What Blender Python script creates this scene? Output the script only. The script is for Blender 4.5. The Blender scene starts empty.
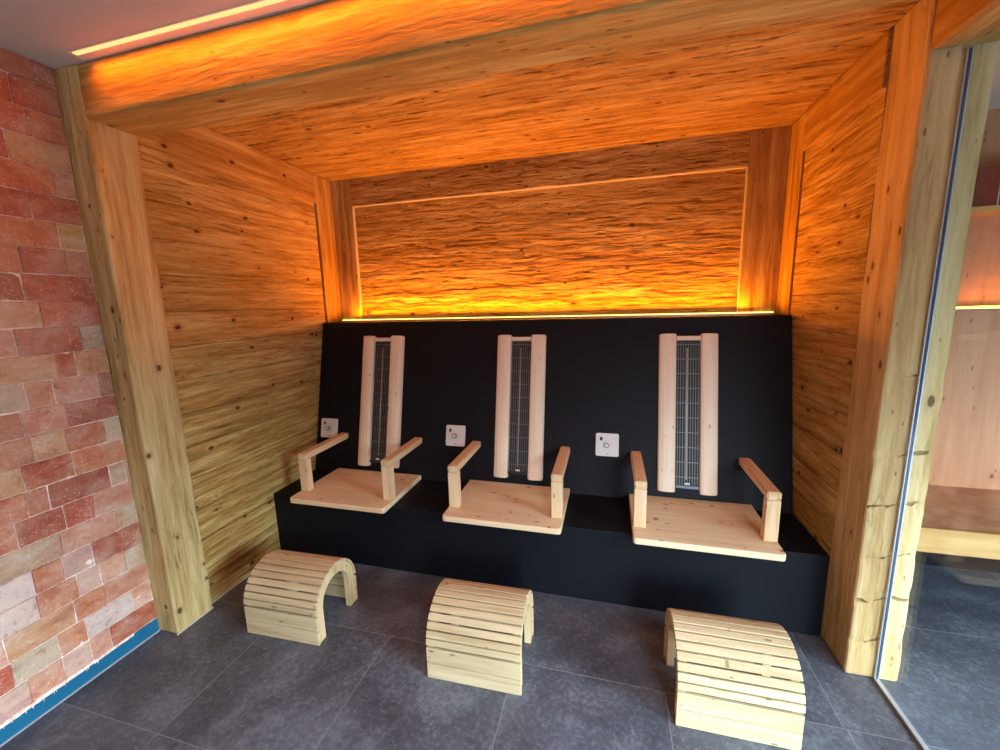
import bpy, bmesh, math, random
from mathutils import Vector, Matrix, noise
C = bpy.context.scene.collection
random.seed(7)
PI = math.pi

# ------------------------------------------------------------------ node helper
class NT:
    def __init__(s, name):
        s.m = bpy.data.materials.new(name); s.m.use_nodes = True
        s.t = s.m.node_tree; s.t.nodes.clear()
        s.out = s.t.nodes.new('ShaderNodeOutputMaterial')
    def n(s, kind, **kw):
        nd = s.t.nodes.new('ShaderNode' + kind)
        for k, v in kw.items(): setattr(nd, k, v)
        return nd
    def put(s, sock, v):
        if isinstance(v, bpy.types.NodeSocket): s.t.links.new(v, sock)
        elif v is not None:
            if sock.type == 'RGBA' and len(v) == 3: v = (*v, 1)
            sock.default_value = v
    def math(s, op, a, b=None, c=None, clamp=False):
        nd = s.n('Math', operation=op, use_clamp=clamp)
        for i, v in enumerate((a, b, c)):
            if v is not None: s.put(nd.inputs[i], v)
        return nd.outputs[0]
    def vmath(s, op, a, b=None):
        nd = s.n('VectorMath', operation=op)
        s.put(nd.inputs[0], a)
        if b is not None: s.put(nd.inputs[1], b)
        return nd.outputs[0]
    def scale(s, v, sc):
        return s.vmath('MULTIPLY', v, sc)
    def noise(s, vec, scale=5, detail=3, rough=.55, dist=0, col=False):
        nd = s.n('TexNoise'); s.put(nd.inputs['Vector'], vec)
        nd.inputs['Scale'].default_value = scale; nd.inputs['Detail'].default_value = detail
        nd.inputs['Roughness'].default_value = rough; nd.inputs['Distortion'].default_value = dist
        return nd.outputs['Color' if col else 'Fac']
    def voro(s, vec, scale=5, feature='F1', rand=1, out='Distance'):
        nd = s.n('TexVoronoi', feature=feature); s.put(nd.inputs['Vector'], vec)
        nd.inputs['Scale'].default_value = scale; nd.inputs['Randomness'].default_value = rand
        return nd.outputs[out] if out != 'both' else (nd.outputs['Distance'], nd.outputs['Color'])
    def ramp(s, fac, stops, interp='LINEAR'):
        nd = s.n('ValToRGB'); cr = nd.color_ramp; cr.interpolation = interp
        while len(cr.elements) < len(stops): cr.elements.new(.5)
        for e, (p, c) in zip(cr.elements, stops):
            e.position = p; e.color = (*c, 1) if len(c) == 3 else c
        s.put(nd.inputs[0], fac); return nd.outputs[0]
    def rng(s, v, a, b, c=0, d=1, smooth=False):
        nd = s.n('MapRange', clamp=True, interpolation_type='SMOOTHSTEP' if smooth else 'LINEAR')
        for i, x in enumerate((v, a, b, c, d)): s.put(nd.inputs[i], x)
        return nd.outputs[0]
    def mix(s, f, a, b, mode='MIX'):
        nd = s.n('Mix', data_type='RGBA', blend_type=mode)
        s.put(nd.inputs[0], f); s.put(nd.inputs[6], a); s.put(nd.inputs[7], b)
        return nd.outputs[2]
    def sep(s, v):
        nd = s.n('SeparateXYZ'); s.put(nd.inputs[0], v); return nd.outputs
    def comb(s, x, y, z):
        nd = s.n('CombineXYZ')
        for i, v in enumerate((x, y, z)): s.put(nd.inputs[i], v)
        return nd.outputs[0]
    def bump(s, h, strength=.5, dist=.01, normal=None):
        nd = s.n('Bump'); nd.inputs['Strength'].default_value = strength
        nd.inputs['Distance'].default_value = dist; s.put(nd.inputs['Height'], h)
        if normal is not None: s.put(nd.inputs['Normal'], normal)
        return nd.outputs[0]
    def bsdf(s, col, rough=.5, normal=None, metal=0, spec=.5, **kw):
        nd = s.n('BsdfPrincipled'); s.put(nd.inputs['Base Color'], col)
        s.put(nd.inputs['Roughness'], rough); s.put(nd.inputs['Metallic'], metal)
        s.put(nd.inputs['Specular IOR Level'], spec)
        if normal is not None: s.put(nd.inputs['Normal'], normal)
        for k, v in kw.items(): s.put(nd.inputs[k], v)
        s.t.links.new(nd.outputs[0], s.out.inputs[0]); return nd
    def obj(s):
        return s.n('TexCoord').outputs['Object']

def srgb(r, g, b):
    f = lambda c: (c/12.92 if c <= .04045 else ((c+.055)/1.055)**2.4)
    return tuple(f(x/255) for x in (r, g, b))

# ------------------------------------------------------------------ materials
def wood(name, light, mid, dark, axis, bump=.4, grain=1.0, knots=1.0, knot_len=.11, knot_w=.08,
         chop=0, crack=0, lines=None, rough=.6, spec=.12, seed=0, island=0.0, notch=(), red_patch=None):
    """spruce; axis = direction of the grain, chop = hewn surface, lines = (axis, offset, pitch) of board joints"""
    t = NT(name); o = t.obj()
    inf = t.n('ObjectInfo').outputs['Random']
    isl = t.n('NewGeometry').outputs['Random Per Island']
    off0 = 0.0
    off = t.math('ADD', t.math('MULTIPLY', inf, 0.0 if notch else 13.0), t.math('MULTIPLY', isl, 9.0 if island else 0.0))
    o = t.vmath('ADD', o, t.comb(off, t.math('ADD', off, 0.0 if notch else seed*3.1), t.math('ADD', off, 0.0 if notch else seed*1.7)))
    def st(k, a=1.0):                                       # stretch along the grain
        v = [a, a, a]; v['xyz'.index(axis)] = a*k; return t.scale(o, tuple(v))
    warp = t.noise(st(.5), 3.0, 2, .5, col=True)
    w2 = t.vmath('ADD', o, t.scale(t.vmath('SUBTRACT', warp, (.5, .5, .5)), (.022, .022, .022)))
    v = [1, 1, 1]; v['xyz'.index(axis)] = .07
    gv = t.scale(w2, tuple(v))
    # knots: cells stretched a little along the grain
    kv = [1/knot_w]*3; kv['xyz'.index(axis)] = 1/knot_len
    nn = t.vmath('ABSOLUTE', t.n('TexCoord').outputs['Normal']); ns = t.sep(nn)
    flat = t.comb(*[t.math('LESS_THAN', q, .65) for q in (ns[0], ns[1], ns[2])])
    ko = t.vmath('ADD', t.vmath('MULTIPLY', t.vmath('ADD', o, t.scale(warp, (.02,)*3)), flat), t.scale(t.vmath('SUBTRACT', (1, 1, 1), flat), (seed*.9+.37, seed*.7+.11, seed*.5+.23)))
    kd, kc = t.voro(t.scale(ko, tuple(kv)), 1.0, out='both')
    ks = t.sep(kc)
    kr = t.rng(ks[0], .25, 1.0, .03, .115*knots)              # radius per cell, many cells have none
    kmask = t.rng(t.math('SUBTRACT', kd, kr), -.02, .03, 1, 0, True)
    kmask = t.math('MULTIPLY', kmask, t.rng(ks[0], .25, .27, 0, 1))
    halo = t.rng(t.math('SUBTRACT', kd, kr), 0, .22, 1, 0, True)
    halo = t.math('MULTIPLY', halo, t.rng(ks[0], .45, .6, 0, 1))
    g1 = t.noise(t.vmath('ADD', gv, t.scale(t.comb(halo, halo, halo), (.012,)*3)), 26*grain, 3, .6)
    g2 = t.noise(gv, 110*grain, 2, .6)
    g = t.math('ADD', t.math('MULTIPLY', g1, .72), t.math('MULTIPLY', g2, .28))
    col = t.ramp(g, [(.27, dark), (.47, mid), (.66, light)])
    big = t.noise(st(.4), 2.2, 2, .5)
    col = t.mix(t.rng(big, .3, .7, 0, .45), col, t.mix(1, col, (mid[0]/light[0], mid[1]/light[1], mid[2]/light[2]), 'MULTIPLY'))
    if island:
        k = t.rng(isl, 0, 1, 1-island, 1+island*.3)
        col = t.mix(1, col, t.comb(k, k, k), 'MULTIPLY')
    kn = tuple(c*f for c, f in zip(dark, (.30, .22, .20)))
    col = t.mix(t.math('MULTIPLY', halo, .28), col, tuple(c*f for c, f in zip(mid, (.75, .60, .5))))
    h = t.math('MULTIPLY', g, .5)
    if chop:
        cw = t.vmath('ADD', o, t.scale(t.vmath('SUBTRACT', t.noise(st(.5), 7, 3, .6, col=True), (.5, .5, .5)), (.045,)*3))
        c1 = [13.0]*3; c1['xyz'.index(axis)] = 2.4
        c2 = [52.0]*3; c2['xyz'.index(axis)] = 5.0
        c3 = [120.0]*3; c3['xyz'.index(axis)] = 12.0
        ca = t.noise(t.scale(cw, tuple(c1)), 1.0, 2, .5)
        cb = t.noise(t.scale(cw, tuple(c2)), 1.0, 3, .6)
        cc = t.noise(t.scale(cw, tuple(c3)), 1.0, 3, .6)
        facet = t.math('ABSOLUTE', t.math('SUBTRACT', ca, .5))
        h = t.math('ADD', h, t.math('ADD', t.math('MULTIPLY', facet, 7.0*chop), t.math('ADD', t.math('MULTIPLY', cb, 1.5*chop), t.math('MULTIPLY', cc, .8*chop))))
        tear = t.math('MAXIMUM', t.math('MULTIPLY', t.rng(cb, .33, .41, 1, 0, True), .8), t.math('MULTIPLY', t.rng(cc, .33, .39, 1, 0, True), .45))
        h = t.math('SUBTRACT', h, t.math('MULTIPLY', tear, .5*chop))
        col = t.mix(t.math('MULTIPLY', tear, chop, clamp=True), col, tuple(c*f for c, f in zip(dark, (.62, .48, .4))))
        col = t.mix(t.math('MULTIPLY', t.rng(cb, .58, .70), .5*chop), col, light)
    if crack:
        ax = [7.0]*3; ax['xyz'.index(axis)] = .55
        cr = t.noise(t.scale(w2, tuple(ax)), 3.0, 3, .6)
        line = t.math('ABSOLUTE', t.math('SUBTRACT', cr, .5))
        gate = t.rng(t.noise(st(.3), 4, 1, .5), .52, .60)
        cm = t.math('MULTIPLY', t.rng(line, .0, .012, 1, 0), t.math('MULTIPLY', gate, crack), clamp=True)
        col = t.mix(cm, col, kn)
        h = t.math('SUBTRACT', h, t.math('MULTIPLY', cm, 1.2))
    if red_patch:                                               # one ragged reddish patch
        sd = t.vmath('MULTIPLY', t.vmath('SUBTRACT', t.vmath('ADD', t.obj(), t.scale(t.vmath('SUBTRACT', warp, (.5, .5, .5)), (.1, .1, .1))), red_patch[0]), red_patch[1])
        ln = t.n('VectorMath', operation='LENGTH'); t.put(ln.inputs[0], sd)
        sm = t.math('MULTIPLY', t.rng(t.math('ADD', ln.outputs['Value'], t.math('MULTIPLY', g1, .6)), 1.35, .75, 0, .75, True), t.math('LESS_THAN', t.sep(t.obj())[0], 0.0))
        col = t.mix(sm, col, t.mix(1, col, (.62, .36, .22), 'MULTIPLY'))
    if notch:                                               # axe cuts across an upright timber
        so = t.sep(o); wz = t.math('MULTIPLY', t.math('SUBTRACT', t.noise(t.scale(o, (1, 1, .2)), 14, 2), .5), .05)
        for zc, tilt in notch:
            dn = t.math('ABSOLUTE', t.math('SUBTRACT', t.math('ADD', so[2], wz), t.math('ADD', zc+off0, t.math('MULTIPLY', t.math('SUBTRACT', so[0], 1.03), tilt))))
            wdt = t.rng(t.noise(o, 22+zc*3, 2), .40, .65, -.002, .008)
            nm = t.math('MULTIPLY', t.rng(t.math('SUBTRACT', dn, wdt), -.003, .002, 1, 0), t.math('GREATER_THAN', ns[1], .5))
            nm = t.math('MULTIPLY', nm, t.rng(t.noise(o, 9+zc, 1), .44, .52))
            col = t.mix(t.math('MULTIPLY', nm, .75), col, tuple(c*.5 for c in dark))
            h = t.math('SUBTRACT', h, t.math('MULTIPLY', nm, 1.5))
    fv = [1/.018]*3; fv['xyz'.index(axis)] = 1/.05          # small dark resin flecks
    fd, fc = t.voro(t.scale(ko, tuple(fv)), 1.0, out='both')
    fs = t.sep(fc)
    fm = t.math('MULTIPLY', t.rng(t.math('SUBTRACT', fd, t.rng(fs[0], .86, 1, 0, .30)), -.02, .05, 1, 0, True), t.rng(fs[0], .86, .88, 0, 1))
    col = t.mix(t.math('MULTIPLY', fm, .6), col, kn)
    col = t.mix(t.math('MULTIPLY', kmask, .88), col, kn)
    if lines:
        ax, o0, pitch = lines
        base = t.sep(t.obj())['xyz'.index(ax)]
        ph = t.math('FRACT', t.math('DIVIDE', t.math('SUBTRACT', base, o0), pitch))
        dd = t.math('MULTIPLY', t.math('MINIMUM', ph, t.math('SUBTRACT', 1.0, ph)), pitch)
        lm = t.rng(dd, .0006, .0022, 1, 0)
        col = t.mix(t.math('MULTIPLY', lm, .3), col, tuple(c*.5 for c in dark))
        h = t.math('SUBTRACT', h, t.math('MULTIPLY', lm, .8))
    t.bsdf(col, rough, t.bump(h, bump, .012), spec=spec)
    return t.m

M = {}
W_L, W_M, W_D = srgb(210, 182, 116), srgb(178, 140, 74), srgb(120, 84, 38)
M['hewn_x'] = wood('HewnSpruceAcross', W_L, W_M, W_D, 'x', 1.0, 1.1, 1.0, .16, .10, chop=1.1, seed=1)
M['panel_x'] = wood('HewnBackPanel', W_L, W_M, W_D, 'x', .8, 1, 1.0, .17, .10, chop=1.0, seed=2)
M['hewn_y'] = wood('HewnSpruceDeep', srgb(212, 186, 124), srgb(180, 144, 80), srgb(124, 90, 44), 'y', 1.0, 1.2, 1.2, .15, .10, chop=.5, lines=('z', .03, .165), seed=3, red_patch=((-1.99, 1.58, .15), (1, 6.0, 13.0)))
M['smooth_y'] = wood('FriezeBoard', W_L, W_M, W_D, 'y', .5, .8, 1.1, .16, .10, chop=.12, seed=4)
M['post_z'] = wood('HewnPost', srgb(216, 198, 148), srgb(190, 164, 110), srgb(136, 106, 62), 'z', .7, .8, 1.25, .12, .08, chop=.16, crack=.6, seed=5)
M['post_r'] = wood('HewnPostWaney', srgb(222, 200, 150), srgb(200, 172, 118), srgb(150, 115, 66), 'z', .7, .8, .9, .2, .10, chop=.2, crack=.25, seed=11, notch=((.17, .3), (.345, .25), (.53, .35), (.74, .2), (.93, .3), (1.22, .2)))
M['beam_x'] = wood('HewnBeam', W_L, W_M, srgb(168, 128, 78), 'x', .8, 1, 1.0, .2, .12, chop=.3, seed=6)
M['beam_y'] = wood('HewnBeamDeep', W_L, W_M, srgb(160, 120, 70), 'y', .6, .8, .9, .2, .12, chop=.15, seed=7)
M['frame_z'] = wood('FrameBoardUpright', W_L, W_M, W_D, 'z', .6, .9, .9, .22, .12, chop=.18, seed=8)
M['seat'] = wood('SeatSpruce', srgb(246, 224, 188), srgb(240, 212, 172), srgb(222, 184, 140), 'x', .08, .8, .9, .10, .085, rough=.5, lines=('y', .012, .088), seed=9)
M['arm_y'] = wood('ArmSpruce', srgb(244, 216, 178), srgb(234, 200, 156), srgb(210, 166, 118), 'y', .1, .9, .7, .16, .08, rough=.5, seed=10)
M['arm_z'] = wood('ArmPostSpruce', srgb(244, 218, 180), srgb(236, 204, 160), srgb(210, 168, 120), 'z', .1, .9, .7, .16, .08, rough=.5, seed=12)
M['plank'] = wood('HeaterPlank', srgb(250, 234, 212), srgb(246, 226, 202), srgb(236, 210, 180), 'z', .04, .6, .35, .4, .2, rough=.42, seed=13)
M['slat'] = wood('StoolSlat', srgb(212, 196, 160), srgb(196, 176, 138), srgb(166, 140, 100), 'x', .2, 1, .8, .14, .06, rough=.6, seed=14, island=.16)
M['slat_side'] = wood('StoolSide', srgb(226, 206, 162), srgb(212, 186, 140), srgb(186, 154, 108), 'z', .15, 1, .6, .14, .08, rough=.6, seed=15)
M['pine_pink'] = wood('PaleLarch', srgb(212, 162, 128), srgb(200, 146, 110), srgb(178, 124, 90), 'z', .08, .35, .4, .3, .2, rough=.5, seed=16)
M['bench_pine'] = wood('BenchPine', srgb(208, 172, 116), srgb(192, 152, 96), srgb(168, 124, 72), 'x', .08, .6, .9, .14, .09, rough=.5, seed=17)

def simple(name, col, rough=.5, metal=0, spec=.5, nz=0, nscale=60):
    t = NT(name)
    o = t.obj(); f = t.noise(o, nscale, 3)
    c = t.mix(t.rng(f, .3, .7), tuple(x*(1-nz) for x in col), tuple(min(1, x*(1+nz)) for x in col))
    t.bsdf(c, rough, t.bump(f, .05, .002), metal, spec); return t.m
M['black'] = simple('BlackBench', srgb(12, 15, 23), .6, spec=.22, nz=.12, nscale=4)
M['ceiling'] = simple('GreyPlaster', srgb(206, 192, 174), .9, spec=.2, nz=.03, nscale=3)
M['wall'] = simple('RoomPlaster', srgb(104, 98, 92), .9, spec=.2, nz=.03, nscale=3)
M['plinth'] = simple('BlueGlazedPlinth', srgb(30, 98, 130), .25, nz=.08, nscale=8)
M['flange'] = simple('CreamFlange', srgb(235, 215, 190), .5)
M['seal'] = simple('BlueSeal', srgb(40, 62, 84), .4)
M['reflector'] = simple('HeaterReflector', srgb(40, 43, 48), .65, .2)
M['grout'] = simple('PaleGrout', srgb(170, 172, 176), .8)
M['silver'] = simple('BrushedAluminium', srgb(196, 200, 206), .4, .5)
M['darkmetal'] = simple('DarkMetal', srgb(70, 72, 78), .35, .9)
M['wire'] = simple('GrilleWire', srgb(136, 138, 138), .5, .5)
M['tube'] = simple('QuartzTube', srgb(216, 206, 190), .15, .3)
M['plate'] = simple('WhitePlastic', srgb(226, 222, 220), .35)
M['knob'] = simple('KnobGrey', srgb(140, 144, 146), .35, .3)
M['blackplastic'] = simple('BlackPlastic', srgb(16, 16, 18), .3)
M['gap'] = simple('DarkGap', srgb(40, 24, 14), .9)
M['redbox'] = simple('OxbloodBox', srgb(112, 40, 26), .5, nz=.1)
M['caulk_lit_edge'] = simple('PaleCaulkLitEdge', srgb(200, 192, 175), .7)  # also colours the painted light on the panel frame's edges

def emit(name, col, s):
    t = NT(name); e = t.n('Emission'); e.inputs[0].default_value = (*col, 1); e.inputs[1].default_value = s
    t.t.links.new(e.outputs[0], t.out.inputs[0]); return t.m
M['led'] = emit('AmberLed', (1.0, .62, .16), 3.0)
M['led_front'] = emit('AmberLedCornice', (1.0, .55, .2), 1.6)

def glass():
    t = NT('ClearGlass')
    tr = t.n('BsdfTransparent'); tr.inputs[0].default_value = (.93, .97, .98, 1)
    gl = t.n('BsdfGlossy'); gl.inputs[0].default_value = (1, 1, 1, 1); gl.inputs[1].default_value = .01
    lw = t.n('LayerWeight'); lw.inputs[0].default_value = .5
    fr = t.math('ADD', .03, t.math('MULTIPLY', t.math('POWER', lw.outputs['Facing'], 5.0), .9), clamp=True)
    mx = t.n('MixShader'); t.t.links.new(fr, mx.inputs[0])
    t.t.links.new(tr.outputs[0], mx.inputs[1]); t.t.links.new(gl.outputs[0], mx.inputs[2])
    t.t.links.new(mx.outputs[0], t.out.inputs[0]); return t.m
M['glass'] = glass()

def floor_mat():
    t = NT('SlateTiles'); o = t.obj(); s = t.sep(o)
    def lin(v, o0, p):
        ph = t.math('FRACT', t.math('DIVIDE', t.math('SUBTRACT', v, o0), p))
        return t.math('MULTIPLY', t.math('MINIMUM', ph, t.math('SUBTRACT', 1.0, ph)), p)
    far = t.math('GREATER_THAN', s[1], 1.466)               # the rows from the bench on are laid with longer tiles
    dx = t.math('ADD', t.math('MULTIPLY', far, lin(s[0], .826, 1.196)), t.math('MULTIPLY', t.math('SUBTRACT', 1.0, far), lin(s[0], -1.558, .598)))
    d = t.math('MINIMUM', dx, lin(s[1], 1.466, .598))
    g = t.rng(d, .0012, .0022, 1, 0)
    ix = t.math('ADD', t.math('MULTIPLY', far, t.math('FLOOR', t.math('DIVIDE', t.math('SUBTRACT', s[0], .826), 1.196))), t.math('MULTIPLY', t.math('SUBTRACT', 1.0, far), t.math('FLOOR', t.math('DIVIDE', t.math('ADD', s[0], 1.558), .598))))
    iy = t.math('FLOOR', t.math('DIVIDE', t.math('SUBTRACT', s[1], 1.466), .598))
    wn = t.n('TexWhiteNoise'); t.put(wn.inputs['Vector'], t.comb(ix, iy, 0))
    ov = t.vmath('ADD', o, t.scale(wn.outputs['Color'], (7, 7, 7)))
    cl = t.noise(ov, 3.5, 4, .6, .6); fi = t.noise(ov, 55, 4, .65); sp = t.noise(ov, 170, 2, .6)
    a = t.math('ADD', t.math('MULTIPLY', cl, .6), t.math('MULTIPLY', fi, .4))
    col = t.ramp(a, [(.32, srgb(56, 60, 69)), (.5, srgb(82, 87, 98)), (.66, srgb(114, 120, 132))])
    k = t.rng(wn.outputs['Value'], 0, 1, .88, 1.08)
    col = t.mix(1, col, t.comb(k, k, k), 'MULTIPLY')
    spm = t.math('MULTIPLY', t.rng(sp, .60, .68), t.rng(fi, .48, .6))
    col = t.mix(t.math('MULTIPLY', spm, .8), col, srgb(150, 152, 158))
    col = t.mix(t.math('MULTIPLY', g, .5), col, srgb(150, 150, 148))
    h = t.math('SUBTRACT', t.math('ADD', t.math('MULTIPLY', fi, .8), t.math('MULTIPLY', sp, .5)), g)
    r = t.math('ADD', .38, t.math('MULTIPLY', a, .25))
    t.bsdf(col, r, t.bump(h, .35, .003), spec=.5); return t.m
M['floor'] = floor_mat()

def salt_mat():
    t = NT('HimalayanSaltBrick'); o = t.obj()
    at = t.n('Attribute', attribute_name='tone', attribute_type='GEOMETRY').outputs['Color']
    isl = t.n('NewGeometry').outputs['Random Per Island']
    ov = t.vmath('ADD', o, t.comb(t.math('MULTIPLY', isl, 5), t.math('MULTIPLY', isl, 3), t.math('MULTIPLY', isl, 7)))
    n1 = t.noise(ov, 9, 4, .6, .8); n2 = t.noise(ov, 34, 4, .65, .4); n3 = t.noise(ov, 110, 3, .6)
    col = t.mix(t.rng(n1, .36, .68, 0, .55), at, t.mix(1, at, (1.25, 1.12, 1.08), 'MULTIPLY'))
    col = t.mix(t.rng(n2, .46, .30, 0, .85), col, t.mix(1, at, (.55, .36, .34), 'MULTIPLY'))
    fl = t.math('MULTIPLY', t.rng(n3, .54, .68), t.rng(n2, .45, .6))
    col = t.mix(t.math('MULTIPLY', fl, .6), col, srgb(236, 214, 204))
    vn = t.math('ABSOLUTE', t.math('SUBTRACT', t.noise(o, 7, 5, .65, 1.2), .5))
    vein = t.math('MULTIPLY', t.math('MULTIPLY', t.rng(vn, .0, .03, 1, 0), t.rng(n1, .5, .62)), .35)
    col = t.mix(vein, col, srgb(236, 222, 214))
    patch = t.ramp(t.noise(t.scale(o, (1, 1, 1.7)), 6.5, 5, .66, .6), [(.30, srgb(140, 66, 56)), (.42, srgb(180, 96, 70)), (.52, srgb(196, 138, 100)), (.62, srgb(206, 166, 142)), (.72, srgb(224, 206, 192))])
    col = t.mix(t.rng(isl, 0, 1, .2, .6), col, patch)
    cloud = t.noise(o, 5.5, 5, .62, .5)
    col = t.mix(t.rng(cloud, .48, .70, 0, .62), col, srgb(206, 172, 150))
    crys = t.voro(ov, 70, 'F1', out='Distance')
    col = t.mix(t.math('MULTIPLY', t.rng(crys, .18, .05), t.rng(n1, .42, .6)), col, srgb(240, 224, 212))
    h = t.math('ADD', n2, t.math('MULTIPLY', n3, .5))
    t.bsdf(col, .42, t.bump(h, .55, .006), spec=.5); return t.m
M['salt'] = salt_mat()
def saltgrout():
    t = NT('SaltCrust'); o = t.obj(); n = t.noise(o, 60, 4)
    t.bsdf(t.ramp(n, [(.35, srgb(214, 176, 156)), (.6, srgb(244, 230, 220))]), .6, t.bump(n, .6, .004)); return t.m
M['crust'] = saltgrout()

# ------------------------------------------------------------------ mesh helpers
def new(name, bm, mat, parent=None, smooth=False):
    me = bpy.data.meshes.new(name); bm.normal_update(); bm.to_mesh(me); bm.free()
    for m in (mat if isinstance(mat, (list, tuple)) else [mat]): me.materials.append(m)
    if smooth:
        for p in me.polygons: p.use_smooth = True
    o = bpy.data.objects.new(name, me); C.objects.link(o)
    if parent is not None: o.parent = parent
    return o
def tag(o, label, cat, group=None):
    o['label'] = label; o['category'] = cat
    if group: o['group'] = group
    return o
def thing(name, label, cat, loc=(0, 0, 0), rz=0, group=None):
    o = bpy.data.objects.new(name, None); C.objects.link(o); o.location = loc; o.rotation_euler = (0, 0, rz)
    o.empty_display_size = .1
    return tag(o, label, cat, group)
def struct(name, bm, mat):
    o = new(name, bm, mat); o['kind'] = 'structure'; return o
def box(bm, a, b, bevel=0, seg=2):
    """axis-aligned box from corner a to corner b"""
    r = bmesh.ops.create_cube(bm, size=1)
    vs = r['verts']
    for v in vs: v.co = Vector([(a[i]+b[i])/2 + v.co[i]*(b[i]-a[i]) for i in range(3)])
    if bevel:
        es = list({e for v in vs for e in v.link_edges})
        bmesh.ops.bevel(bm, geom=es, offset=bevel, segments=seg, affect='EDGES', profile=.5, clamp_overlap=True)
    return bm
def bx(a, b, bevel=0, seg=2):
    return box(bmesh.new(), a, b, bevel, seg)
def rough_box(a, b, step=.04, amp=.004, seed=0, edge=.008, scl=9, stretch=(1, 1, 1), front_wane=0):
    """hewn timber: subdivided box whose faces and arrises wander a little"""
    bm = bx(a, b, edge, 2)
    for ax in range(3):
        n = int((b[ax]-a[ax])/step)
        for i in range(1, n):
            p = a[ax]+(b[ax]-a[ax])*i/n
            co = [0, 0, 0]; no = [0, 0, 0]; co[ax] = p; no[ax] = 1
            bmesh.ops.bisect_plane(bm, geom=bm.verts[:]+bm.edges[:]+bm.faces[:], plane_co=co, plane_no=no)
    bm.normal_update()
    off = Vector((seed*3.7, seed*1.3, seed*2.1))
    for v in bm.verts:
        p = Vector([v.co[i]*stretch[i] for i in range(3)])*scl + off
        d = noise.noise(p)*amp + noise.noise(p*2.7)*amp*.4
        v.co += v.normal*d
    return bm
def prism(poly, x0, x1, bm=None):
    """polygon in the yz plane extruded along x"""
    bm = bm or bmesh.new()
    A = [bm.verts.new((x0, y, z)) for y, z in poly]; B = [bm.verts.new((x1, y, z)) for y, z in poly]
    n = len(poly)
    bm.faces.new(A); bm.faces.new(B[::-1])
    for i in range(n): bm.faces.new((A[i], B[i], B[(i+1) % n], A[(i+1) % n]))
    bmesh.ops.recalc_face_normals(bm, faces=bm.faces[:])
    return bm
def cyl(bm, p, q, r, seg=12):
    p, q = Vector(p), Vector(q); d = q-p
    m = Matrix.Translation((p+q)/2) @ d.to_track_quat('Z', 'Y').to_matrix().to_4x4()
    bmesh.ops.create_cone(bm, cap_ends=True, segments=seg, radius1=r, radius2=r, depth=d.length, matrix=m)
    return bm

def rounded(w0, w1, h0, h1, radii, n=5):
    """outline of a rectangle with its own radius at each corner (low-low, high-low, high-high, low-high)"""
    out = []
    for (cx, cy, sx, sy, a0), r in zip(((w0, h0, 1, 1, 180), (w1, h0, -1, 1, 270), (w1, h1, -1, -1, 0), (w0, h1, 1, -1, 90)), radii):
        if r == 0: out.append((cx, cy)); continue
        for i in range(n+1):
            a = math.radians(a0+90*i/n); out.append((cx+sx*r+r*math.cos(a), cy+sy*r+r*math.sin(a)))
    return out
def slab(poly, t0, t1, put, rim):
    """outline extruded from t0 to t1; put(u, v, t) gives the point; both rims eased"""
    bm = bmesh.new()
    A = [bm.verts.new(put(u, v, t0)) for u, v in poly]; B = [bm.verts.new(put(u, v, t1)) for u, v in poly]
    n = len(poly); fa = bm.faces.new(A); fb = bm.faces.new(B[::-1])
    for i in range(n): bm.faces.new((A[i], B[i], B[(i+1) % n], A[(i+1) % n]))
    bmesh.ops.recalc_face_normals(bm, faces=bm.faces[:])
    es = list(fb.edges)+list(fa.edges)
    bmesh.ops.bevel(bm, geom=es, offset=rim, segments=2, affect='EDGES', profile=.5, clamp_overlap=True)
    return bm

# ------------------------------------------------------------------ main dimensions
XS, XP, XL, XR = -2.071, -1.956, -1.990, .943     # salt wall, left post face, niche walls
YP, YPB, YB = 1.240, 1.421, 2.752                 # left post front / rear, niche back wall
RX0, RX1, RY0, RY1 = .945, 1.120, 1.719, 1.929    # right post
ZB, ZC = 2.250, 2.440                             # beam underside, ceiling
YBF, YBB, YBT, ZS, ZT = 1.911, 2.285, 2.514, .395, 1.4125   # bench front, backrest foot and top, seat and top heights
XE, YR = 3.60, -2.70                              # far right wall, wall behind the viewer
XG = 1.045

# ------------------------------------------------------------------ shell
struct('floor', bx((-2.35, YR-.15, -.08), (XE+.15, 3.05, 0)), M['floor'])
struct('ceiling', bx((-2.35, YR-.15, ZC), (XE+.15, 3.05, ZC+.1)), M['ceiling'])
bm = bmesh.new(); VX0, VX1 = .9, 3.3
box(bm, (-2.35, YR-.15, 0), (VX0, YR, ZC)); box(bm, (VX1, YR-.15, 0), (XE+.15, YR, ZC))
box(bm, (VX0, YR-.15, 0), (VX1, YR, .10)); box(bm, (VX0, YR-.15, 2.15), (VX1, YR, ZC))
struct('wall_rear', bm, M['wall'])
bm = bmesh.new()
for x in (VX0, (VX0+VX1)/2-.03, VX1-.06): box(bm, (x, YR-.08, .10), (x+.06, YR-.02, 2.15), .004)
box(bm, (VX0, YR-.08, .10), (VX1, YR-.02, .15), .004); box(bm, (VX0, YR-.08, 2.10), (VX1, YR-.02, 2.15), .004)
struct('window_2', bm, M['darkmetal'])
bm = bmesh.new()                                   # right wall with a wide window opening
WY0, WY1, WZ0, WZ1 = -2.4, .40, .10, 2.15
box(bm, (XE, YR, 0), (XE+.15, WY0, ZC)); box(bm, (XE, WY1, 0), (XE+.15, 2.9, ZC))
box(bm, (XE, WY0, 0), (XE+.15, WY1, WZ0)); box(bm, (XE, WY0, WZ1), (XE+.15, WY1, ZC))
struct('wall_right', bm, M['wall'])
bm = bmesh.new()
for y in (WY0, (WY0+WY1)/2, WY1):
    box(bm, (XE+.02, y-.03 if y > WY0 else y, WZ0), (XE+.08, y+.03 if y < WY1 else y, WZ1), .004)
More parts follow.
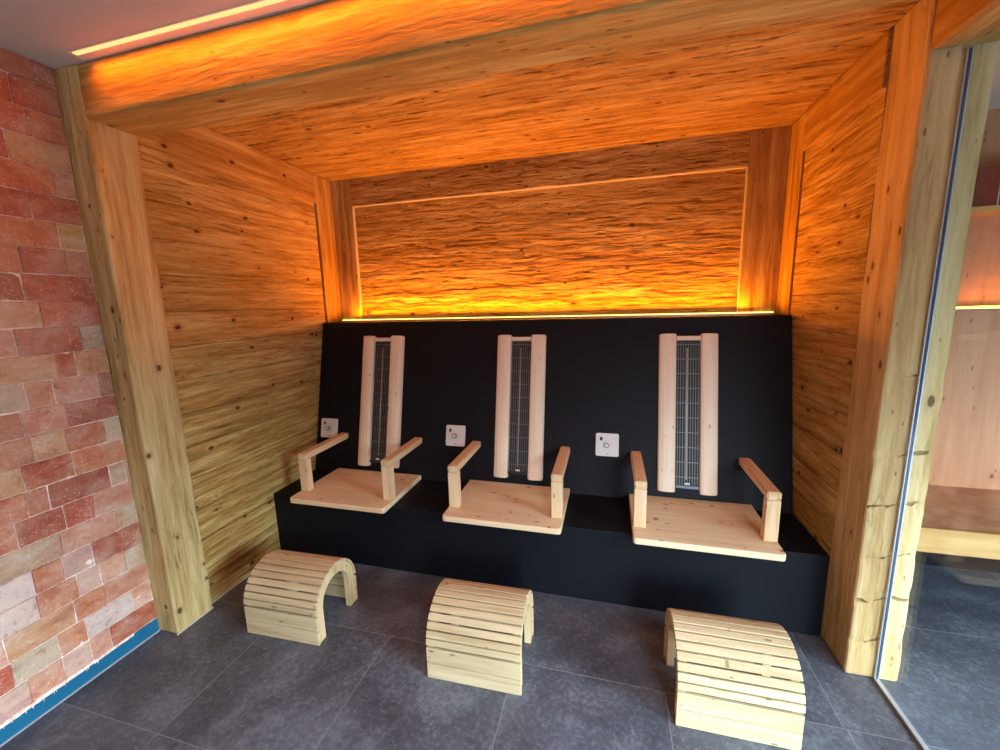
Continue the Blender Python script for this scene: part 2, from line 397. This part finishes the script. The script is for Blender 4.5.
box(bm, (XE+.02, WY0, WZ0), (XE+.08, WY1, WZ0+.05), .004); box(bm, (XE+.02, WY0, WZ1-.05), (XE+.08, WY1, WZ1), .004)
struct('window_1', bm, M['darkmetal'])

# wood-clad niche
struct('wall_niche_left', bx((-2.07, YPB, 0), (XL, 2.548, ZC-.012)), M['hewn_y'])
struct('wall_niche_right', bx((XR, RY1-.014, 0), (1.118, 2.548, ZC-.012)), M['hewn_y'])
struct('wall_niche_back', bx((-2.30, YB+.012, 0), (1.118, 2.95, ZC-.012)), M['panel_x'])
struct('ceiling_niche', rough_box((XL+.001, 1.436, ZC-.012), (XR+.001, YB+.01, ZC), .06, .0), M['hewn_x'])
# frieze boards along the side walls, just proud of the planks
struct('trim_1', bx((XL-.02, YPB+.01, 2.235), (XL+.012, 2.556, ZC-.013), .004), M['smooth_y'])
struct('trim_2', bx((XR-.012, RY1-.012, 2.235), (XR+.02, 2.556, ZC-.013), .004), M['smooth_y'])
# upright boards at the rear corners, above the backrest, behind a dark shadow gap
struct('trim_3', bx((XL-.06, 2.569, 0), (XL+.004, YB+.01, ZC-.013), .003), M['frame_z'])
struct('trim_4', bx((XR-.004, 2.569, 0), (XR+.06, YB+.01, ZC-.013), .003), M['frame_z'])
struct('trim_5', bx((XL-.07, 2.549, 0), (XL-.055, 2.568, ZC-.013)), M['gap'])
struct('trim_6', bx((XR+.055, 2.549, 0), (XR+.07, 2.568, ZC-.013)), M['gap'])
# frame around the hewn back panel
struct('trim_7', bx((XL+.005, YB-.012, 1.20), (-1.822, YB+.011, ZC-.013), .003), M['frame_z'])
struct('trim_8', bx((.742, YB-.012, 1.20), (XR-.005, YB+.011, ZC-.013), .003), M['frame_z'])
struct('trim_9', bx((-1.8215, YB-.012, 2.242), (.7415, YB+.011, ZC-.013), .003), M['hewn_x'])
struct('lit_edge_left', bx((-1.822, YB-.010, 1.4), (-1.8165, YB+.012, 2.2415), .002), M['caulk_lit_edge'])  # pale strips paint in the light caught on the frame's inner edges
struct('lit_edge_right', bx((.7360, YB-.010, 1.4), (.7415, YB+.012, 2.2415), .002), M['caulk_lit_edge'])
struct('lit_edge_top', bx((-1.8160, YB-.010, 2.2365), (.7355, YB+.012, 2.2415), .002), M['caulk_lit_edge'])
# pale joint at the foot of the left niche wall and post
struct('trim_13', bx((XP, YP-.004, 0), (XP+.005, YPB, .005)), M['caulk_lit_edge'])
struct('trim_14', bx((XL, YPB, 0), (XL+.005, YBF, .005)), M['caulk_lit_edge'])

# ------------------------------------------------------------------ salt brick wall
struct('baseboard_left', bx((-2.17, YR, 0), (XS, YP, .066)), M['plinth'])
struct('trim_15', bx((XS, YR, 0), (XS+.006, YP, .004)), M['grout'])
TONE = {'R': (164, 70, 50), 'D': (142, 64, 52), 'P': (198, 146, 126), 'W': (206, 190, 182), 'O': (186, 118, 82),
        'T': (184, 148, 108), 'G': (178, 172, 146), 'Y': (206, 184, 110)}
ROWS = {23: [('R', 1.173), ('R', 1.24)], 22: [('R', 1.10), ('R', 1.24)], 21: [('R', 1.14), ('O', 1.24)],
        20: [('R', 1.06), ('T', 1.24)], 19: [('O', 1.171), ('T', 1.24)], 18: [('R', 1.09), ('R', 1.24)],
        17: [('O', 1.155), ('Y', 1.24)], 16: [('O', 1.03), ('R', 1.16), ('O', 1.24)], 15: [('D', 1.02), ('R', 1.24)],
        14: [('T', 1.055), ('R', 1.24)], 13: [('P', .97), ('D', 1.16), ('G', 1.24)], 12: [('T', 1.068), ('R', 1.13), ('T', 1.24)],
        11: [('G', .965), ('O', 1.045), ('P', 1.19), ('D', 1.24)], 10: [('O', .94), ('P', 1.068), ('D', 1.24)],
        9: [('O', .95), ('T', 1.05), ('R', 1.18), ('G', 1.24)], 8: [('T', .91), ('R', 1.057), ('O', 1.24)],
        7: [('R', .902), ('R', .966), ('D', 1.167), ('G', 1.228), ('P', 1.24)], 6: [('R', .86), ('D', .998), ('R', 1.095), ('P', 1.24)],
        5: [('G', .97), ('P', 1.16), ('G', 1.24)], 4: [('W', .874), ('O', .96), ('W', 1.06), ('D', 1.24)],
        3: [('W', .87), ('O', .99), ('W', 1.07), ('P', 1.161), ('G', 1.24)], 2: [('T', .968), ('O', 1.07), ('P', 1.24)],
        1: [('G', .90), ('O', .99), ('W', 1.161), ('P', 1.24)], 0: [('W', .80), ('P', .90), ('W', .99), ('P', 1.06), ('R', 1.24)]}
def salt_wall():
    bm = bmesh.new(); lay = bm.loops.layers.float_color.new('tone'); rnd = random.Random(3)
    for k in range(24):
        z0 = .071+.0995*k; z1 = min(z0+.0995, ZC)
        bricks = []; y = 1.238
        row = ROWS[k]; ys = [.70]+[b for _, b in row]
        for i, (c, b) in enumerate(row):
            if i > 0: bricks.append((row[i-1][1], min(b, 1.238), c))
        y = row[0][1]; c = row[0][0]
        while y > YR:
            L = rnd.choice((.2, .2, .2, .13)); bricks.append((max(y-L, YR), y, c)); y -= L
            c = rnd.choice('RRRDPPOOTWWG')
        for a, b, c in bricks:
            g = rnd.uniform(.0003, .0012); dx = rnd.uniform(-.003, .003)
            gz = rnd.choice((.0006, .001, .0022)); nb = bmesh.new(); box(nb, (-2.13, a+g, z0+gz), (XS+dx, b-g, z1-gz), .0035, 2)
            vis = b > .2
            if vis:
                for ax, s0, s1 in ((1, a, b), (2, z0, z1)):
                    n = max(2, int((s1-s0)/.02))
                    for i in range(1, n):
                        co = [0, 0, 0]; no = [0, 0, 0]; co[ax] = s0+(s1-s0)*i/n; no[ax] = 1
                        bmesh.ops.bisect_plane(nb, geom=nb.verts[:]+nb.edges[:]+nb.faces[:], plane_co=co, plane_no=no)
                sd = rnd.uniform(0, 50)
                for v in nb.verts:
                    if v.co.x > -2.1:
                        q = v.co*16+Vector((sd, 0, 0))
                        v.co.x += noise.noise(q)*.0035+noise.noise(q*3)*.0015
                        v.co.z += noise.noise(q*1.3+Vector((0, 9, 0)))*.0014
            col = TONE[c]; j = rnd.uniform(.93, 1.06)
            lc = srgb(*[min(255, x*j) for x in col])
            nl = nb.loops.layers.float_color.new('tone')
            for f in nb.faces:
                for l in f.loops: l[nl] = (*lc, 1)
            me = bpy.data.meshes.new('t'); nb.to_mesh(me); nb.free(); bm.from_mesh(me); bpy.data.meshes.remove(me)
    n0 = len(bm.faces)
    box(bm, (-2.17, YR, .067), (XS-.0045, YP-.001, ZC))
    bm.faces.ensure_lookup_table()
    for f in bm.faces[n0:]: f.material_index = 1
    o = struct('wall_left', bm, [M['salt'], M['crust']]); return o
salt_wall()
# salt icicles crept over the blue plinth
bm = bmesh.new(); rnd = random.Random(5)
for i in range(34):
    y = .45+rnd.random()*.55; L = rnd.uniform(.004, .020); w = rnd.uniform(.002, .005)
    vs = [bm.verts.new((XS+.001+dx, y+dy, .0665-dz)) for dx, dy, dz in ((0, -w, 0), (0, w, 0), (.004, 0, 0), (.001, rnd.uniform(-.004, .004), L))]
    for f in ((0, 1, 2), (0, 2, 3), (2, 1, 3), (1, 0, 3)): bm.faces.new([vs[q] for q in f])
yy = .3
while yy < 1.12:
    h = .004+.004*rnd.random()
    box(bm, (XS-.01, yy, .064-h*.4), (XS+.004+.002*rnd.random(), yy+.024, .070+h), .0015, 1); yy += .022
o = new('salt_drips', bm, M['crust']); o['kind'] = 'stuff'
tag(o, 'white crust of salt dripping over the blue plinth under the brick wall', 'salt crust')

# ------------------------------------------------------------------ timber frame
tag(new('timber_post', rough_box((-2.09, YP, 0), (XP, YPB, ZC-.001), .045, .0035, 1, .007, 7, (1, 1, .35)), M['post_z']),
    'pale rough timber post standing between the salt bricks and the wooden niche', 'post')
bm = rough_box((RX0, RY0, 0), (RX1, RY1, ZC-.001), .03, .0032, 2, .010, 6, (1, 1, .7))
for v in bm.verts:                                   # axe notches across the front arrises
    if v.co.y < RY0+.05 and v.co.z < 1.5:
        for zc in (.17, .36, .53, .74, .95, 1.2):
            d = abs(v.co.z-zc-(v.co.x-1.03)*.25)
            if d < .03: v.co.y += .006*(1-d/.03)
tag(new('timber_post', bm, M['post_r']), 'rough timber post at the right of the black bench, glass edge against it', 'post')
tag(new('ceiling_beam', rough_box((XP-.002, YP+.004, ZB), (RX0-.001, 1.436, ZC-.001), .05, .0035, 3, .008, 7, (.3, 1, 1)), M['beam_x']),
    'glowing orange timber beam across the top front of the niche', 'beam')
tag(new('ceiling_beam', rough_box((RX0, -1.6, 2.2438), (1.16, RY0-.003, ZC-.001), .05, .003, 4, .008, 7, (1, .3, 1)), M['beam_y']),
    'timber beam under the ceiling above the glass partition', 'beam')

# ------------------------------------------------------------------ LED strips
t = thing('led_strip', 'bright yellow light strip along the top of the black backrest', 'light strip', (0, 2.73, ZT))
new('channel', bx((-1.975, -.016, 0), (.925, .010, .008)), M['silver'], t)
new('diffuser', bx((-1.97, -.010, .0082), (.92, .006, .0150), .001), M['led'], t)
t = thing('led_strip', 'thin pale light strip where the front beam meets the grey ceiling', 'light strip', (0, 1.2, ZC))
new('profile', bx((-1.90, -.016, -.0032), (RX0, .036, -.0003), .0005), M['flange'], t)
new('diffuser', bx((-1.88, -.012, -.0060), (RX0, .004, -.0034), .0005), M['led_front'], t)

# ------------------------------------------------------------------ black bench
t = thing('built_in_bench', 'long matt black bench with a sloping black backrest filling the niche', 'bench')
new('bench_base', bx((XL+.002, YBF, 0), (XR-.002, 2.60, ZS), .002), M['black'], t)
new('backrest', prism([(YBB, ZS+.0005), (YBT, ZT), (YB-.014, ZT), (YB-.014, ZS+.0005)], XL+.006, XR-.006), M['black'], t)

# ------------------------------------------------------------------ seats
SEATS = [(-1.479, 'pale wooden seat with two armrests nearest the left niche wall'),
         (-.519, 'pale wooden seat with two armrests in the middle of the black bench'),
         (.437, 'pale wooden seat with two armrests nearest the right timber post')]
def make_seat(label, x):
    t = thing('infrared_chair', label, 'seat', (x, 0, ZS), 0, 'wooden seats with armrests on the black bench')
    w = .307; T = .032
    bm = slab(rounded(-w-.005, w+.003, 1.822, 2.284, (.018, .018, 0, 0)), .0008, T, lambda u, v, q: (u, v, q), .0045)
    new('seat_board', bm, M['seat'], t)
    for s in (-1, 1):
        x0, x1 = (-w, -w+.057) if s < 0 else (w-.057, w)
        a = bpy.data.objects.new('armrest', None); C.objects.link(a); a.parent = t; a.empty_display_size = .05
        new('upright', bx((x0, 1.919, T+.0005), (x1, 1.963, .2295), .004), M['arm_z'], a)
        # the rail runs back to the sloping backrest, its end cut to the slope
        sl = (YBT-YBB)/(ZT-ZS)
        bm = bmesh.new(); z0, z1 = .230, .268
        prism([(1.919, z0), (1.919, z1), (YBB+sl*z1-.001, z1), (YBB+sl*z0-.001, z0)], x0, x1, bm)
        bmesh.ops.bevel(bm, geom=bm.edges[:], offset=.005, segments=2, affect='EDGES', clamp_overlap=True)
        new('rail', bm, M['arm_y'], a)
    return t
def copy_tree(o, parent=None):
    c = o.copy(); C.objects.link(c); c.parent = parent
    for ch in [q for q in bpy.data.objects if q.parent == o]: copy_tree(ch, c)
    return c
s0 = make_seat(SEATS[0][1], SEATS[0][0])
for x, lab in SEATS[1:]:
    c = copy_tree(s0); c.location.x = x; c['label'] = lab

# ------------------------------------------------------------------ infrared heaters (lie on the sloping backrest)
TH = math.atan2(YBT-YBB, ZT-ZS)
def on_slope(o, x, z, off=0):
    """local z runs up the slope, local -y points out of it"""
    o.location = (x, YBB+(z-ZS)*math.tan(TH)-off, z); o.rotation_euler = (-TH, 0, 0)
def make_heater(label):
    t = thing('infrared_heater', label, 'heater', group='tall infrared heaters on the black backrest')
    H = .878
    for s in (-1, 1):
        # cross section of the cover board: rounded front, thin step at the inner edge
        prof = [(.0, -.002), (.0, -.020), (.006, -.030), (.026, -.040), (.050, -.044), (.074, -.042), (.086, -.036), (.090, -.026), (.090, -.002)]
        bm = bmesh.new()
        px = [(-s*q + s*.152, y) for q, y in prof]
        A = [bm.verts.new((x, y, 0)) for x, y in px]; B = [bm.verts.new((x, y, H)) for x, y in px]
        bm.faces.new(A); bm.faces.new(B[::-1])
        for i in range(len(px)): bm.faces.new((A[i], B[i], B[(i+1) % len(px)], A[(i+1) % len(px)]))
        bmesh.ops.recalc_face_normals(bm, faces=bm.faces[:])
        ends = [e for e in bm.edges if abs(e.verts[0].co.z-e.verts[1].co.z) < 1e-5]
        bmesh.ops.bevel(bm, geom=ends, offset=.004, segments=2, affect='EDGES', clamp_overlap=True)
        new('cover_board', bm, M['plank'], t)
    new('crosspiece', bx((-.0615, -.030, .842), (.0615, -.002, .866), .003), M['plank'], t)
    bm = bx((-.061, -.008, .03), (.061, -.002, .840))
    new('reflector', bm, M['reflector'], t)
    tb = bmesh.new(); cyl(tb, (-.004, -.013, .07), (-.004, -.013, .80), .0045, 14)
    new('heating_tube', tb, M['tube'], t, True)
    g = bmesh.new()
    for i in range(9):
        x = -.052+i*.013; box(g, (x-.0010, -.0245, .04), (x+.0010, -.0225, .834))
    for i in range(10):
        z = .085+i*.0815; box(g, (-.060, -.0270, z-.0016), (.060, -.0246, z+.0016))
    new('wire_grille', g, M['wire'], t)
    f = bmesh.new()
    box(f, (-.0612, -.024, .022), (.0612, -.0085, .040), .002)
    new('bottom_rail', f, M['darkmetal'], t)
    new('badge', bx((-.012, -.0262, .045), (.012, -.0275, .055), .0004, 1), M['plate'], t)
    return t
HEAT = [(-1.482, 'tall heater with two pale cover boards, nearest the left niche wall'),
        (-.523, 'tall heater with two pale cover boards above the middle seat'),
        (.428, 'tall heater with two pale cover boards above the seat nearest the right post')]
h0 = make_heater(HEAT[0][1]); on_slope(h0, HEAT[0][0], .458)
for x, lab in HEAT[1:]:
    c = copy_tree(h0); on_slope(c, x, .458); c['label'] = lab

def make_control(label):
    t = thing('wall_control', label, 'control', group='white control plates on the black backrest')
    bm = slab(rounded(-.065, .065, 0, .133, (.010,)*4), -.010, -.0005, lambda u, v, q: (u, q, v), .0015)
    new('face_plate', bm, M['plate'], t)
    k = bmesh.new(); cyl(k, (-.004, -.0102, .064), (-.004, -.020, .064), .016, 28)
    kb = new('knob', k, M['knob'], t)
    c2 = bmesh.new(); cyl(c2, (-.004, -.0203, .064), (-.004, -.0225, .064), .0085, 24)
    new('knob_cap', c2, M['plate'], kb)
    new('indicator', bx((-.042, -.0125, .090), (-.027, -.0102, .110), .001, 1), M['blackplastic'], t)
    new('maker_mark', bx((-.006, -.0112, .012), (.010, -.0102, .017), .0003, 1), M['knob'], t)
    r = bmesh.new()                                   # printed scale around the knob
    for i in range(11):
        a = math.radians(-60+i*24); p = (-.004+.026*math.sin(a), .064+.026*math.cos(a))
        box(r, (p[0]-.0014, -.0108, p[1]-.0014), (p[0]+.0014, -.0102, p[1]+.0014))
    new('dial_marks', r, M['knob'], t)
    return t
CT = [(-1.883, 'white square control plate with a knob at the far left, by the niche wall'),
      (-.940, 'white square control plate between the left and middle heaters'),
      (.0005, 'white square control plate between the middle and right heaters')]
c0 = make_control(CT[0][1]); on_slope(c0, CT[0][0], .622)
for x, lab in CT[1:]:
    c = copy_tree(c0); on_slope(c, x, .622); c['label'] = lab

# ------------------------------------------------------------------ arched slatted footstools
def make_stool(label):
    t = thing('footstool', label, 'footstool', group='arched slatted footstools on the floor')
    W = .196; RO = .157; LEG = .148                   # half width, outer radius, straight leg height
    ts = .013                                          # slat thickness
    def arc(r, n=20):
        return [(-r*math.cos(PI*i/n), LEG+r*math.sin(PI*i/n)) for i in range(n+1)]
    ro, ri = RO-ts-.0005, .100
    outer = [(-ro, 0)]+arc(ro)+[(ro, 0)]
    inner = [(-ri, 0)]+arc(ri)+[(ri, 0)]
    for s in (-1, 1):
        xa, xb = (W-.034, W-.006) if s > 0 else (-W+.006, -W+.034)
        bm = bmesh.new(); n = len(outer)
        V = {}
        for k, pl in (('o', outer), ('i', inner)):
            for q, x in (('a', xa), ('b', xb)):
                V[k+q] = [bm.verts.new((x, y, z)) for y, z in pl]
        for i in range(n-1):
            bm.faces.new((V['oa'][i], V['oa'][i+1], V['ob'][i+1], V['ob'][i]))
            bm.faces.new((V['ia'][i], V['ib'][i], V['ib'][i+1], V['ia'][i+1]))
            bm.faces.new((V['oa'][i], V['ia'][i], V['ia'][i+1], V['oa'][i+1]))
            bm.faces.new((V['ob'][i], V['ob'][i+1], V['ib'][i+1], V['ib'][i]))
        for i in (0, n-1): bm.faces.new((V['oa'][i], V['ob'][i], V['ib'][i], V['ia'][i]))
        bmesh.ops.recalc_face_normals(bm, faces=bm.faces[:])
        new('side_arch', bm, M['slat_side'], t)
    # two broad boards low at the front and back, narrow slats over the arch
    for s in (-1, 1):
        for z0, z1 in ((.001, .068), (.072, .139)):
            y0, y1 = sorted((s*RO, s*(RO-ts)))
            new('slat', bx((-W, y0, z0), (W, y1, z1), .002, 1), M['slat'], t)
    n = 15; lo = .145-LEG
    for i in range(n):
        a = PI*(i+.5)/n; c, sn = -math.cos(a), math.sin(a)
        r = RO-ts/2; wd = PI*RO/n-.0058
        bm = bx((-W, -wd/2, -ts/2), (W, wd/2, ts/2), .0022, 1)
        m = Matrix.Translation((0, r*c, LEG+r*sn)) @ Matrix.Rotation(-(a-PI/2), 4, 'X')
        bmesh.ops.transform(bm, matrix=m, verts=bm.verts[:])
        new('slat', bm, M['slat'], t)
    return t
ST = [(-1.444, 1.489, .030, 'arched slatted wooden footstool on the floor, closest to the left timber post'),
      (-.504, 1.470, .022, 'arched slatted wooden footstool in the middle, in front of the middle seat'),
      (.449, 1.498, .012, 'arched slatted wooden footstool nearest the glass partition')]
f0 = make_stool(ST[0][3]); f0.location = (ST[0][0], ST[0][1], 0); f0.rotation_euler.z = ST[0][2]
for x, y, r, lab in ST[1:]:
    c = copy_tree(f0); c.location = (x, y, 0); c.rotation_euler.z = r; c['label'] = lab

# ------------------------------------------------------------------ glass partition
t = thing('glass_partition', 'clear frameless glass panel standing against the right timber post', 'glass panel')
new('pane', bx((XG-.004, -1.2, .012), (XG+.004, RY0-.012, 2.236)), M['glass'], t)
new('floor_channel', bx((XG-.008, -1.2, .0005), (XG+.008, RY0-.010, .012), .001), M['silver'], t)
new('wall_channel', bx((XG-.008, RY0-.0115, .0125), (XG-.0045, RY0-.006, 2.236)), M['silver'], t)
new('wall_channel', bx((XG+.0045, RY0-.0115, .0125), (XG+.008, RY0-.006, 2.236)), M['silver'], t)
new('seal', bx((XG-.0030, RY0-.0115, .0125), (XG+.0030, RY0-.008, 2.236)), M['seal'], t)

# ------------------------------------------------------------------ space beyond the glass
struct('wall_back', bx((1.1185, 2.90, 0), (XE+.15, 3.05, ZC)), M['pine_pink'])
t = thing('built_in_bench', 'light wooden bench with tall backboard seen through the glass', 'bench')
new('seat_board', bx((1.125, 2.262, .36), (3.58, 2.80, .405), .002), M['pine_pink'], t)
new('front_board', bx((1.125, 2.235, .285), (3.58, 2.2615, .408), .003), M['bench_pine'], t)
new('base', bx((1.125, 2.62, .0), (3.58, 2.80, .3595)), M['blackplastic'], t)
new('backboard', bx((1.125, 2.8005, 0), (3.58, 2.862, 1.410), .002), M['pine_pink'], t)
t = thing('led_strip', 'amber light strip above the bench backboard beyond the glass', 'light strip', (0, 2.835, 1.4105))
new('channel', bx((1.13, -.012, 0), (3.57, .010, .008)), M['silver'], t)
new('diffuser', bx((1.14, -.009, .0085), (3.56, .006, .0215), .001), M['led'], t)
t = thing('wall_shelf', 'thin wooden wall shelf high beyond the glass', 'shelf', (0, 0, 0))
new('shelf_board', bx((1.125, 2.72, 1.908), (3.58, 2.899, 1.935), .003), M['bench_pine'], t)
new('bracket', bx((1.30, 2.80, 1.86), (1.32, 2.899, 1.9078)), M['darkmetal'], t)
for i, (x0, x1, lab) in enumerate(((1.775, 1.868, 'dark red box at the left end of the shelf beyond the glass'),
                                   (1.880, 1.99, 'dark red box beside the other red box, cut off by the photo edge'))):
    o = thing('storage_box', lab, 'box', (x0, 2.73, 1.9355), 0, 'dark red boxes on the high shelf')
    new('box_body', bx((0, 0, 0), (x1-x0, .14, .185), .003), M['redbox'], o)
    new('corner_strip', bx((x1-x0+.0002, -.002, 0), (x1-x0+.006, .012, .187), .001), M['caulk_lit_edge'], o)

# ------------------------------------------------------------------ lights
def area(name, loc, rot, sx, sy, col, power, spread=180):
    l = bpy.data.lights.new(name, 'AREA'); l.shape = 'RECTANGLE'; l.size = sx; l.size_y = sy
    l.color = col; l.energy = power; l.spread = math.radians(spread)
    o = bpy.data.objects.new(name, l); C.objects.link(o); o.location = loc; o.rotation_euler = rot; return o
AMB = (1.0, .27, .006)
# daylight through the two windows
DAY = (.74, .88, 1.0)
area('window_daylight', (XE-.02, (WY0+WY1)/2, 1.25), (0, math.radians(48), 0), WZ1-WZ0, WY1-WY0, DAY, 530, 89)
area('window_daylight', ((VX0+VX1)/2, YR+.02, 1.12), (math.radians(48), 0, 0), VX1-VX0, 2.05, DAY, 400, 89)
# strip on top of the backrest, shining up and out into the niche
area('backrest_strip_light', (-.52, 2.694, ZT+.020), (math.radians(180+16), 0, 0), 2.66, .02, AMB, 42, 178)
# strip in the ceiling in front of the beam
area('cornice_strip_light', (-.46, 1.194, ZC-.008), (math.radians(34), 0, 0), 2.80, .012, (1.0, .225, .003), 7.5, 110)
area('bench_strip_light', (2.35, 2.835, 1.435), (math.radians(180), 0, 0), 2.4, .012, AMB, 3, 170)

# warm fill lamp and glowing strip added behind the viewer, out of view
struct('fill_strip', bx((-1.9, YR+.04, ZC-.012), (.7, YR+.07, ZC-.002)), M['led_front'])
area('warm_fill', (-.3, YR+.12, ZC-.03), (math.radians(62), 0, 0), 2.6, .05, (1.0, .42, .09), 17, 170)

w = bpy.data.worlds.new('World'); bpy.context.scene.world = w; w.use_nodes = True
bg = w.node_tree.nodes['Background']; bg.inputs[0].default_value = (.55, .68, .85, 1); bg.inputs[1].default_value = .05

# ------------------------------------------------------------------ camera
f, yaw, pitch, roll = 406.753, -.2642482, -.1679075, -.0262392
F = Vector((math.sin(yaw)*math.cos(pitch), math.cos(yaw)*math.cos(pitch), math.sin(pitch)))
r = Vector((math.cos(yaw), -math.sin(yaw), 0)); u = r.cross(F)
r, u = r*math.cos(roll)+u*math.sin(roll), -r*math.sin(roll)+u*math.cos(roll)
cam = bpy.data.cameras.new('Camera'); cam.sensor_width = 36; cam.lens = f*36/1000; cam.clip_start = .02
co = bpy.data.objects.new('Camera', cam); C.objects.link(co)
m = Matrix((r, u, -F)).transposed().to_4x4(); m.translation = Vector((0, 0, 1.5)); co.matrix_world = m
S = bpy.context.scene; S.camera = co
S.view_settings.view_transform = 'Standard'; S.view_settings.look = 'None'
S.view_settings.gamma = 1; S.view_settings.use_curve_mapping = False; S.view_settings.exposure = 0.0
